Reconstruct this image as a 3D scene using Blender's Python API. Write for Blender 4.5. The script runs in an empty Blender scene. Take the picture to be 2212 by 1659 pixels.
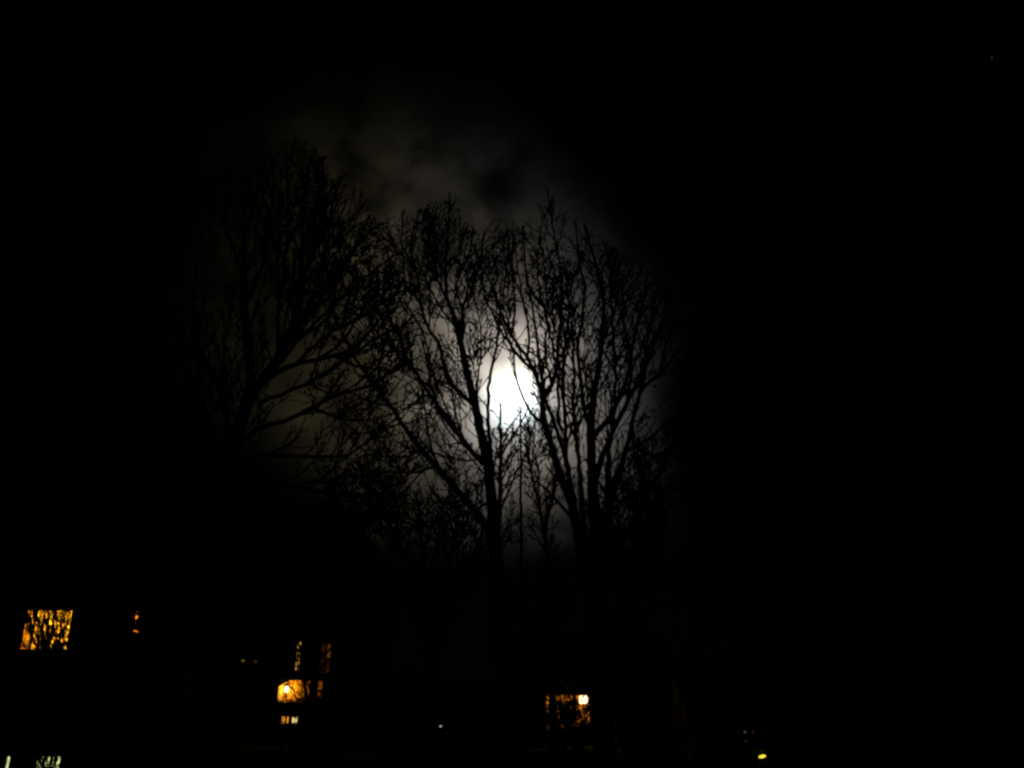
import bpy, math, random
from math import radians, sin, cos, tan, pi, sqrt, exp
from mathutils import Vector, Matrix, Euler

S = bpy.context.scene
C = S.collection
random.seed(11)

# ------------------------------------------------------------------ camera
CAM_Z = 4.5
PITCH = radians(20.0)
cam_d = bpy.data.cameras.new('camera')
cam = bpy.data.objects.new('camera', cam_d)
C.objects.link(cam)
cam.location = (0, 0, CAM_Z)
cam.rotation_euler = (radians(90) + PITCH, 0, 0)
cam_d.sensor_width = 36.0
cam_d.lens = 18.0 / tan(radians(32.5))
cam_d.clip_start = 0.1
cam_d.clip_end = 9000.0
S.camera = cam

F = 1106.0 / tan(radians(32.5))        # focal length in units of a 2212 px wide picture
def direction(x, y):
    a = (x - 1106.0) / F
    b = (829.5 - y) / F
    return Vector((a, cos(PITCH) - b * sin(PITCH), sin(PITCH) + b * cos(PITCH)))
def P(x, y, Y):
    """The point at the ground distance Y that is seen at x, y of a 2212 x 1659 picture."""
    d = direction(x, y)
    d *= Y / d.y
    return Vector((d.x, d.y, d.z + CAM_Z))
def Q(x, y, Y):
    return P(x * 0.8848, y * 0.8848, Y)   # the same for the 2500 px wide picture
def project(p):
    q = Vector(p) - Vector((0, 0, CAM_Z))
    f = q.y * cos(PITCH) + q.z * sin(PITCH)
    u = -q.y * sin(PITCH) + q.z * cos(PITCH)
    return 1106.0 + F * q.x / f, 829.5 - F * u / f

# ------------------------------------------------------------------ sky, moonlight, exposure
MOON = direction(1113, 850).normalized()
world = bpy.data.worlds.new('World')
S.world = world
world.use_nodes = True
wt = world.node_tree
wt.nodes.clear()
def wn(kind, **kw):
    n = wt.nodes.new(kind)
    for k, v in kw.items():
        setattr(n, k, v)
    return n
def link(a, b):
    wt.links.new(a, b)
def put(n, i, v):
    if hasattr(v, 'is_output'):
        link(v, n.inputs[i])
    else:
        n.inputs[i].default_value = v
def m(op, *args):
    n = wn('ShaderNodeMath', operation=op)
    for i, a in enumerate(args):
        put(n, i, a)
    return n.outputs[0]
def smooth(v, a, b):
    n = wn('ShaderNodeMapRange', interpolation_type='SMOOTHSTEP')
    put(n, 0, v); put(n, 1, a); put(n, 2, b); put(n, 3, 0.0); put(n, 4, 1.0)
    return n.outputs[0]
def dot(vec, d):
    n = wn('ShaderNodeVectorMath', operation='DOT_PRODUCT')
    link(vec, n.inputs[0]); n.inputs[1].default_value = tuple(d)
    return n.outputs['Value']
def mixc(f, a, b):
    n = wn('ShaderNodeMix', data_type='RGBA')
    put(n, 0, f); put(n, 6, a); put(n, 7, b)
    return n.outputs[2]
tc = wn('ShaderNodeTexCoord')
ray = tc.outputs['Generated']
right = MOON.cross(Vector((0, 0, 1))).normalized()
upv = right.cross(MOON).normalized()
c_ = m('MAXIMUM', dot(ray, MOON), 0.03)
# cloud coordinates round the moon: 1 unit = 100 px of the 2212 px picture = about 3.3 degrees
SC = F / 100.0
u0 = m('MULTIPLY', m('DIVIDE', dot(ray, right), c_), SC)
v0 = m('MULTIPLY', m('DIVIDE', dot(ray, upv), c_), SC)
uv = wn('ShaderNodeCombineXYZ'); link(u0, uv.inputs[0]); link(v0, uv.inputs[1])
def noise(scale, detail, rough, dist=0.0, off=(0, 0, 0)):
    mp = wn('ShaderNodeMapping'); link(uv.outputs[0], mp.inputs[0]); mp.inputs[1].default_value = off
    n = wn('ShaderNodeTexNoise'); link(mp.outputs[0], n.inputs['Vector'])
    n.inputs['Scale'].default_value = scale; n.inputs['Detail'].default_value = detail
    n.inputs['Roughness'].default_value = rough; n.inputs['Distortion'].default_value = dist
    return n.outputs[0]
n_big = noise(0.28, 3, 0.5, 0.6, (3.3, 1.2, 0.4))
n_mid = noise(0.75, 4, 0.55, 0.5, (0.7, 5.1, 2.0))
n_fine = noise(1.7, 4, 0.55, 0.3, (4.4, 2.2, 7.0))
n_edge = noise(3.1, 3, 0.5, 0.4, (9.1, 3.7, 5.0))
# warped radius
wob = m('MULTIPLY', m('SUBTRACT', n_mid, 0.5), 0.55)
u = m('ADD', u0, wob)
v = m('ADD', v0, m('MULTIPLY', m('SUBTRACT', n_fine, 0.5), 0.45))
upos = m('MAXIMUM', u, 0.0); uneg = m('MINIMUM', u, 0.0)
us = m('ADD', m('MULTIPLY', upos, 1.18), uneg)
vpos = m('MAXIMUM', v, 0.0); vneg = m('MINIMUM', v, 0.0)
vs = m('ADD', vpos, m('MULTIPLY', vneg, 1.12))
r = m('SQRT', m('ADD', m('MULTIPLY', us, us), m('MULTIPLY', vs, vs)))
def gauss(rr, w, a):
    q = m('DIVIDE', rr, w)
    return m('MULTIPLY', m('EXPONENT', m('MULTIPLY', m('MULTIPLY', q, q), -1.0)), a)
# bright veil right over the moon (taller than wide), then three wider rings of lit cloud
rc = m('SQRT', m('ADD', m('POWER', m('MULTIPLY', u, 1.10), 2.0), m('POWER', m('MULTIPLY', m('ADD', v, 0.05), 0.97), 2.0)))
rc = m('ADD', rc, m('MULTIPLY', m('SUBTRACT', n_edge, 0.5), 0.30))
core = m('DIVIDE', 2.6, m('ADD', 1.0, m('POWER', m('DIVIDE', rc, 0.50), 5.0)))
halo = m('ADD', gauss(r, 1.25, 0.74), m('ADD', gauss(r, 2.2, 0.21), gauss(r, 5.3, 0.035)))
cloud = m('ADD', 0.42, m('MULTIPLY', smooth(n_big, 0.33, 0.68), 0.75))
cloud = m('MULTIPLY', cloud, m('ADD', 0.7, m('MULTIPLY', smooth(n_mid, 0.3, 0.7), 0.55)))
ragged = m('ADD', 0.52, m('ADD', m('MULTIPLY', smooth(n_fine, 0.36, 0.64), 0.5), m('MULTIPLY', smooth(n_mid, 0.36, 0.62), 0.65)))
cloud = m('MULTIPLY', cloud, m('ADD', 1.0, m('MULTIPLY', m('SUBTRACT', ragged, 1.0), smooth(m('ADD', v0, m('MULTIPLY', m('ABSOLUTE', u0), 0.35)), 2.2, 4.6))))
# a darker hole in the cloud above the trees
hole = m('SUBTRACT', 1.0, gauss(m('SQRT', m('ADD', m('POWER', m('SUBTRACT', u, -0.45), 2.0), m('POWER', m('MULTIPLY', m('SUBTRACT', v, 4.55), 1.4), 2.0))), 0.75, 0.8))
hole2 = m('SUBTRACT', 1.0, gauss(m('SQRT', m('ADD', m('POWER', m('SUBTRACT', u, -1.85), 2.0), m('POWER', m('MULTIPLY', m('SUBTRACT', v, 4.25), 1.6), 2.0))), 0.55, 0.45))
hole3 = m('SUBTRACT', 1.0, gauss(m('SQRT', m('ADD', m('POWER', m('SUBTRACT', u, -1.35), 2.0), m('POWER', m('MULTIPLY', m('SUBTRACT', v, 5.9), 0.8), 2.0))), 0.7, 0.5))
# the cloud's edges: clear dark sky to the right, thick dark cloud lower down and at the top
edge_r = m('ADD', m('MULTIPLY', u, 0.80), m('MULTIPLY', v, 0.60))
edge_r = m('ADD', m('SMOOTH_MAX', edge_r, m('MULTIPLY', u, 1.13), 0.5), m('ADD', m('MULTIPLY', m('SUBTRACT', n_big, 0.5), 1.2), m('MULTIPLY', m('SUBTRACT', n_mid, 0.5), 1.6)))
k_right = m('SUBTRACT', 1.0, smooth(edge_r, 1.9, 4.4))
k_low = smooth(m('ADD', m('ADD', v0, m('MULTIPLY', m('MINIMUM', m('ADD', u0, 3.0), 0.0), 0.75)), m('MULTIPLY', m('SUBTRACT', n_mid, 0.5), 1.0)), -3.9, -1.5)
k_top = m('SUBTRACT', 1.0, smooth(m('ADD', v0, m('MULTIPLY', n_big, 2.0)), 5.2, 8.6))
k_left = smooth(m('ADD', u0, m('MULTIPLY', n_big, 2.0)), -7.3, -1.9)
g = m('MULTIPLY', halo, m('MULTIPLY', cloud, m('MULTIPLY', hole, m('MULTIPLY', hole2, hole3))))
g = m('MULTIPLY', g, m('MULTIPLY', k_right, m('MULTIPLY', k_low, m('MULTIPLY', k_top, k_left))))
col_near = (1.0, 0.89, 0.77, 1); col_left = (1.0, 0.84, 0.42, 1); col_right = (0.95, 0.95, 0.96, 1)
colr = mixc(smooth(u0, -0.6, -4.2), col_near, col_left)
colr = mixc(smooth(m('ADD', m('MULTIPLY', u0, 0.9), m('MULTIPLY', v0, 0.25)), 0.8, 3.0), colr, col_right)
core_col = mixc(smooth(v0, -0.6, 0.7), (0.74, 0.92, 1.0, 1), (1.0, 0.94, 0.78, 1))
def scale_col(col, f):
    n = wn('ShaderNodeVectorMath', operation='SCALE')
    link(col, n.inputs[0]); put(n, 3, f)
    return n.outputs[0]
tot = wn('ShaderNodeVectorMath', operation='ADD')
link(scale_col(colr, g), tot.inputs[0]); link(scale_col(core_col, core), tot.inputs[1])
bg_cloud = wn('ShaderNodeBackground'); link(tot.outputs[0], bg_cloud.inputs[0]); bg_cloud.inputs[1].default_value = 1.0
sky = wn('ShaderNodeTexSky', sky_type='NISHITA')
sky.sun_disc = False
sky.sun_elevation = math.asin(MOON.z)
sky.sun_rotation = math.atan2(MOON.x, MOON.y)
bg_sky = wn('ShaderNodeBackground'); link(sky.outputs[0], bg_sky.inputs[0]); bg_sky.inputs[1].default_value = 0.000012
add = wn('ShaderNodeAddShader'); link(bg_cloud.outputs[0], add.inputs[0]); link(bg_sky.outputs[0], add.inputs[1])
wo = wn('ShaderNodeOutputWorld'); link(add.outputs[0], wo.inputs[0])
world.cycles.sampling_method = 'MANUAL'
world.cycles.sample_map_resolution = 1024

moonlight_d = bpy.data.lights.new('moonlight', 'SUN')
moonlight_d.energy = 0.0006
moonlight_d.angle = radians(0.5)
moonlight_d.color = (1.0, 0.97, 0.92)
moonlight = bpy.data.objects.new('moonlight', moonlight_d)
moonlight.rotation_euler = MOON.to_track_quat('Z', 'Y').to_euler()
moonlight.location = (0, 0, 60)
C.objects.link(moonlight)

S.view_settings.view_transform = 'Standard'
S.view_settings.look = 'None'
S.view_settings.exposure = 0.0
S.view_settings.gamma = 1.0
S.view_settings.use_curve_mapping = False
S.render.engine = 'CYCLES'
S.cycles.filter_width = 2.6
S.cycles.max_bounces = 6
S.cycles.transparent_max_bounces = 16
S.cycles.sample_clamp_indirect = 2.0

# ------------------------------------------------------------------ materials
def new_mat(name):
    mt = bpy.data.materials.new(name)
    mt.use_nodes = True
    return mt, mt.node_tree, mt.node_tree.nodes['Principled BSDF']
def surface(name, c1, c2, scale=6.0, rough=0.85, bump=0.2, stretch=(1, 1, 1)):
    mt, t, b = new_mat(name)
    tcn = t.nodes.new('ShaderNodeTexCoord')
    mp = t.nodes.new('ShaderNodeMapping'); mp.inputs[3].default_value = stretch
    nz = t.nodes.new('ShaderNodeTexNoise'); nz.inputs['Scale'].default_value = scale; nz.inputs['Detail'].default_value = 5
    rp = t.nodes.new('ShaderNodeValToRGB')
    rp.color_ramp.elements[0].position = 0.3; rp.color_ramp.elements[1].position = 0.7
    rp.color_ramp.elements[0].color = (*c1, 1); rp.color_ramp.elements[1].color = (*c2, 1)
    bp = t.nodes.new('ShaderNodeBump'); bp.inputs['Strength'].default_value = bump; bp.inputs['Distance'].default_value = 0.02
    L = t.links.new
    L(tcn.outputs['Object'], mp.inputs[0]); L(mp.outputs[0], nz.inputs['Vector']); L(nz.outputs[0], rp.inputs[0])
    L(rp.outputs[0], b.inputs['Base Color']); L(nz.outputs[0], bp.inputs['Height']); L(bp.outputs[0], b.inputs['Normal'])
    b.inputs['Roughness'].default_value = rough
    b.inputs['Specular IOR Level'].default_value = 0.15
    return mt
def glow(name, col, strength, var=0.35, scale=3.0, stretch=(1, 1, 1)):
    """A lit blind, bulb or lens: emission with the uneven weave or frosting of the thing itself."""
    mt, t, b = new_mat(name)
    b.inputs['Base Color'].default_value = (*[min(0.7, c) for c in col], 1)
    tcn = t.nodes.new('ShaderNodeTexCoord')
    mp = t.nodes.new('ShaderNodeMapping'); mp.inputs[3].default_value = stretch
    nz = t.nodes.new('ShaderNodeTexNoise'); nz.inputs['Scale'].default_value = scale; nz.inputs['Detail'].default_value = 3
    mr = t.nodes.new('ShaderNodeMapRange')
    mr.inputs[1].default_value = 0.3; mr.inputs[2].default_value = 0.7
    mr.inputs[3].default_value = strength * (1 - var); mr.inputs[4].default_value = strength * (1 + var)
    L = t.links.new
    L(tcn.outputs['Object'], mp.inputs[0]); L(mp.outputs[0], nz.inputs['Vector']); L(nz.outputs[0], mr.inputs[0])
    L(mr.outputs[0], b.inputs['Emission Strength'])
    b.inputs['Emission Color'].default_value = (*col, 1)
    return mt
def thin_glass():
    mt = bpy.data.materials.new('window_glass'); mt.use_nodes = True
    t = mt.node_tree; t.nodes.clear()
    o = t.nodes.new('ShaderNodeOutputMaterial'); mx = t.nodes.new('ShaderNodeMixShader')
    tr = t.nodes.new('ShaderNodeBsdfTransparent'); gl = t.nodes.new('ShaderNodeBsdfGlossy')
    fr = t.nodes.new('ShaderNodeFresnel')
    gl.inputs['Roughness'].default_value = 0.03
    tr.inputs[0].default_value = (0.95, 0.96, 0.95, 1)
    t.links.new(fr.outputs[0], mx.inputs[0]); t.links.new(tr.outputs[0], mx.inputs[1]); t.links.new(gl.outputs[0], mx.inputs[2])
    t.links.new(mx.outputs[0], o.inputs[0])
    return mt
def cloth(name, col):
    mt = bpy.data.materials.new(name); mt.use_nodes = True
    t = mt.node_tree; t.nodes.clear()
    o = t.nodes.new('ShaderNodeOutputMaterial'); mx = t.nodes.new('ShaderNodeMixShader')
    a = t.nodes.new('ShaderNodeBsdfDiffuse'); b = t.nodes.new('ShaderNodeBsdfTranslucent')
    nz = t.nodes.new('ShaderNodeTexNoise'); nz.inputs['Scale'].default_value = 40.0
    mc = t.nodes.new('ShaderNodeMix'); mc.data_type = 'RGBA'
    mc.inputs[6].default_value = (*[c * 0.8 for c in col], 1); mc.inputs[7].default_value = (*col, 1)
    t.links.new(nz.outputs[0], mc.inputs[0])
    t.links.new(mc.outputs[2], a.inputs[0]); t.links.new(mc.outputs[2], b.inputs[0])
    mx.inputs[0].default_value = 0.6
    t.links.new(a.outputs[0], mx.inputs[1]); t.links.new(b.outputs[0], mx.inputs[2]); t.links.new(mx.outputs[0], o.inputs[0])
    return mt
M_bark = surface('bark', (0.035, 0.028, 0.022), (0.085, 0.07, 0.055), 9, 0.95, 0.6, (1, 1, 0.25))
M_bark2 = surface('grey_bark', (0.05, 0.045, 0.04), (0.10, 0.09, 0.08), 12, 0.95, 0.5, (1, 1, 0.25))
M_leaf = surface('evergreen_leaf', (0.022, 0.045, 0.014), (0.045, 0.075, 0.025), 5, 0.55, 0.0)
M_grass = surface('grass', (0.022, 0.04, 0.010), (0.05, 0.065, 0.022), 0.7, 1.0, 0.4)
M_grass.node_tree.nodes['Principled BSDF'].inputs['Specular IOR Level'].default_value = 0.0
M_brick = surface('brickwork', (0.16, 0.075, 0.05), (0.26, 0.13, 0.085), 14, 0.9, 0.3)
M_render = surface('rendered_wall', (0.34, 0.31, 0.27), (0.46, 0.43, 0.38), 3, 0.9, 0.2)
M_wood = surface('weathered_boards', (0.10, 0.07, 0.045), (0.19, 0.14, 0.09), 6, 0.8, 0.3, (4, 4, 0.4))
M_tarred = surface('tarred_boards', (0.025, 0.023, 0.02), (0.05, 0.046, 0.04), 6, 0.9, 0.3, (0.4, 0.4, 6))
M_tile = surface('roof_tile', (0.075, 0.045, 0.035), (0.14, 0.085, 0.065), 8, 0.85, 0.3)
M_frame = surface('frame_paint', (0.62, 0.61, 0.58), (0.74, 0.73, 0.70), 5, 0.45, 0.05)
M_darkframe = surface('dark_frame_paint', (0.035, 0.033, 0.03), (0.055, 0.05, 0.045), 5, 0.5, 0.05)
M_metal = surface('lamp_metal', (0.04, 0.04, 0.042), (0.08, 0.08, 0.084), 20, 0.4, 0.05)
M_plaster = surface('amber_plaster', (0.64, 0.43, 0.10), (0.74, 0.52, 0.13), 2, 0.9, 0.05)
M_glass = thin_glass()
M_curtain = cloth('ochre_curtain', (0.80, 0.52, 0.16))
M_red_curtain = cloth('rust_curtain', (0.62, 0.20, 0.08))

# ------------------------------------------------------------------ mesh helpers
class MB:
    def __init__(self):
        self.v = []; self.f = []
    def box(self, lo, hi):
        x0, y0, z0 = lo; x1, y1, z1 = hi
        n = len(self.v)
        self.v += [(x0, y0, z0), (x1, y0, z0), (x1, y1, z0), (x0, y1, z0), (x0, y0, z1), (x1, y0, z1), (x1, y1, z1), (x0, y1, z1)]
        self.f += [tuple(n + i for i in q) for q in ((0, 3, 2, 1), (4, 5, 6, 7), (0, 1, 5, 4), (1, 2, 6, 5), (2, 3, 7, 6), (3, 0, 4, 7))]
        return self
    def prism(self, poly, y0, y1):
        """A polygon in x, z, given anticlockwise as seen from -y, extruded from y0 to y1."""
        n = len(self.v); k = len(poly)
        self.v += [(x, y0, z) for x, z in poly] + [(x, y1, z) for x, z in poly]
        self.f.append(tuple(n + i for i in range(k)))
        self.f.append(tuple(n + k + i for i in reversed(range(k))))
        for i in range(k):
            j = (i + 1) % k
            self.f.append((n + j, n + i, n + k + i, n + k + j))
        return self
    def tube(self, pts, rad, n=5, cap=True):
        base = len(self.v); k = len(pts)
        prev = None
        for i, p in enumerate(pts):
            p = Vector(p)
            d = (Vector(pts[min(i + 1, k - 1)]) - Vector(pts[max(i - 1, 0)]))
            if d.length < 1e-9: d = Vector((0, 0, 1))
            d.normalize()
            if prev is None:
                prev = d.orthogonal().normalized()
            a = prev - d * prev.dot(d)
            if a.length < 1e-6: a = d.orthogonal()
            a.normalize(); b = d.cross(a); prev = a
            rr = rad[i]
            for j in range(n):
                t = 2 * pi * j / n
                q = p + (a * cos(t) + b * sin(t)) * rr
                self.v.append((q.x, q.y, q.z))
        for i in range(k - 1):
            for j in range(n):
                j2 = (j + 1) % n
                self.f.append((base + i * n + j, base + i * n + j2, base + (i + 1) * n + j2, base + (i + 1) * n + j))
        if cap:
            self.f.append(tuple(base + j for j in reversed(range(n))))
            self.f.append(tuple(base + (k - 1) * n + j for j in range(n)))
        return self
    def bud(self, p, d, r):
        """A small pointed bud: a stretched octahedron."""
        d = d.normalized(); a = d.orthogonal().normalized(); b = d.cross(a)
        n = len(self.v)
        for q in (p - d * r, p + a * r * 0.75, p + b * r * 0.75, p - a * r * 0.75, p - b * r * 0.75, p + d * r * 1.7):
            self.v.append((q.x, q.y, q.z))
        for i in range(4):
            j = (i + 1) % 4
            self.f.append((n, n + 1 + j, n + 1 + i)); self.f.append((n + 5, n + 1 + i, n + 1 + j))
        return self
    def leaf(self, p, d, nrm, l, w):
        d = d.normalized(); s = d.cross(nrm)
        if s.length < 1e-5: s = d.orthogonal()
        s.normalize(); up = s.cross(d)
        n = len(self.v)
        for q in (p, p + d * l * 0.45 + s * w + up * w * 0.25, p + d * l, p + d * l * 0.45 - s * w + up * w * 0.25):
            self.v.append((q.x, q.y, q.z))
        self.f.append((n, n + 1, n + 2)); self.f.append((n, n + 2, n + 3))
        return self
    def lathe(self, prof, c=(0, 0, 0), n=14):
        base = len(self.v)
        for rr, z in prof:
            for j in range(n):
                t = 2 * pi * j / n
                self.v.append((c[0] + rr * cos(t), c[1] + rr * sin(t), c[2] + z))
        for i in range(len(prof) - 1):
            for j in range(n):
                j2 = (j + 1) % n
                self.f.append((base + i * n + j, base + i * n + j2, base + (i + 1) * n + j2, base + (i + 1) * n + j))
        self.f.append(tuple(base + j for j in reversed(range(n))))
        self.f.append(tuple(base + (len(prof) - 1) * n + j for j in range(n)))
        return self
    def build(self, name, mat, parent=None, loc=None, smooth=False):
        me = bpy.data.meshes.new(name)
        vs = self.v
        if parent is not None:
            o0 = world_loc(parent)
            vs = [(x - o0.x, y - o0.y, z - o0.z) for x, y, z in vs]
        elif loc is not None:
            vs = [(x - loc[0], y - loc[1], z - loc[2]) for x, y, z in vs]
        me.from_pydata(vs, [], self.f)
        me.materials.append(mat)
        if smooth:
            me.polygons.foreach_set('use_smooth', [True] * len(me.polygons))
        o = bpy.data.objects.new(name, me)
        C.objects.link(o)
        if parent is not None: o.parent = parent
        elif loc is not None: o.location = loc
        return o
def world_loc(o):
    p = Vector((0, 0, 0))
    while o is not None:
        p += o.location; o = o.parent
    return p
def thing(name, label, cat, loc, group=None):
    o = bpy.data.objects.new(name, None)
    o.empty_display_size = 0.3
    C.objects.link(o); o.location = loc
    return tag(o, label, cat, group)
def tag(o, label, cat, group=None):
    o['label'] = label; o['category'] = cat
    if group: o['group'] = group
    return o
def point_lamp(name, loc, power, col, radius, parent):
    d = bpy.data.lights.new(name, 'POINT')
    d.energy = power; d.color = col; d.shadow_soft_size = radius
    o = bpy.data.objects.new(name, d); C.objects.link(o)
    o.location = Vector(loc) - world_loc(parent); o.parent = parent
    return o

# ------------------------------------------------------------------ ground
CTRL = [(-24, 42, 2.5), (-19, 40, 2.3), (-11, 45, 1.15), (-6, 46, 1.1), (-4, 40, 0.95), (4, 50, 0.95), (13, 41, -0.2), (17, 40, -0.2),
        (-12, 20, 0.25), (-7, 20, 0), (-1, 24, 0), (4, 24, 0), (0, 0, 0), (-10, 5, 0), (10, 8, 0), (30, 40, -0.4), (0, 120, 1.2), (-80, 100, 4.0),
        (80, 100, -1.0), (-50, 0, 1.0), (50, 0, -0.5), (0, -40, 0)]
def ground_z(x, y):
    sw = sz = 0.0
    for cx, cy, cz in CTRL:
        w = 1.0 / ((x - cx) ** 2 + (y - cy) ** 2 + 9.0) ** 1.6
        sw += w; sz += w * cz
    return sz / sw
def make_ground():
    N = 96
    ax = [math.sinh((i / N * 2 - 1) * 5.2) * 1600 / math.sinh(5.2) for i in range(N + 1)]
    b = MB()
    for yy in ax:
        for xx in ax:
            b.v.append((xx, yy + 25, ground_z(xx, yy + 25)))
    for j in range(N):
        for i in range(N):
            n = j * (N + 1) + i
            b.f.append((n, n + 1, n + N + 2, n + N + 1))
    o = b.build('ground', M_grass, smooth=True)
    o['kind'] = 'structure'
make_ground()

# ------------------------------------------------------------------ moon and star
def uv_sphere(c, rad, rings=20, seg=32):
    b = MB()
    prof = [(rad * sin(pi * i / rings), -rad * cos(pi * i / rings)) for i in range(rings + 1)]
    prof[0] = (rad * 0.002, -rad); prof[-1] = (rad * 0.002, rad)
    return b.lathe(prof, c, seg)
mc = Vector((0, 0, CAM_Z)) + MOON * 3200.0
mr_ = 3200.0 * 31.0 / F
moon = uv_sphere(mc, mr_).build('moon', glow('moonlit_rock', (0.90, 0.97, 1.0), 4.0, 0.15, 0.012), loc=tuple(mc), smooth=True)
tag(moon, 'bright full moon glowing through thin cloud behind the bare branches', 'moon')
sd = direction(2142.5, 124.5).normalized()
sc_ = Vector((0, 0, CAM_Z)) + sd * 3200.0
star = uv_sphere(sc_, 3200.0 * 1.4 / F, 6, 10).build('star', glow('starlight', (0.85, 0.87, 1.0), 0.04, 0.0), loc=tuple(sc_))
tag(star, 'single faint star high in the clear black sky', 'star')

# ------------------------------------------------------------------ houses
def opening_wall(x0, x1, z0, z1, y, t, openings):
    """A front wall facing -y with rectangular openings, as blocks laid round them."""
    b = MB()
    xs = sorted({x0, x1, *[o[0] for o in openings], *[o[1] for o in openings]})
    zs = sorted({z0, z1, *[o[2] for o in openings], *[o[3] for o in openings]})
    idx = {}
    def vert(i, j, k):
        key = (i, j, k)
        if key not in idx:
            idx[key] = len(b.v); b.v.append((xs[i], y + k * t, zs[j]))
        return idx[key]
    nx, nz = len(xs) - 1, len(zs) - 1
    def solid(i, j):
        if i < 0 or j < 0 or i >= nx or j >= nz: return False
        cx, cz = (xs[i] + xs[i + 1]) / 2, (zs[j] + zs[j + 1]) / 2
        return not any(o[0] < cx < o[1] and o[2] < cz < o[3] for o in openings)
    for i in range(nx):
        for j in range(nz):
            if not solid(i, j): continue
            b.f.append((vert(i, j, 0), vert(i + 1, j, 0), vert(i + 1, j + 1, 0), vert(i, j + 1, 0)))
            b.f.append((vert(i, j, 1), vert(i, j + 1, 1), vert(i + 1, j + 1, 1), vert(i + 1, j, 1)))
            if not solid(i - 1, j): b.f.append((vert(i, j, 0), vert(i, j + 1, 0), vert(i, j + 1, 1), vert(i, j, 1)))
            if not solid(i + 1, j): b.f.append((vert(i + 1, j, 0), vert(i + 1, j, 1), vert(i + 1, j + 1, 1), vert(i + 1, j + 1, 0)))
            if not solid(i, j - 1): b.f.append((vert(i, j, 0), vert(i, j, 1), vert(i + 1, j, 1), vert(i + 1, j, 0)))
            if not solid(i, j + 1): b.f.append((vert(i, j + 1, 0), vert(i + 1, j + 1, 0), vert(i + 1, j + 1, 1), vert(i, j + 1, 1)))
    return b
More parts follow.
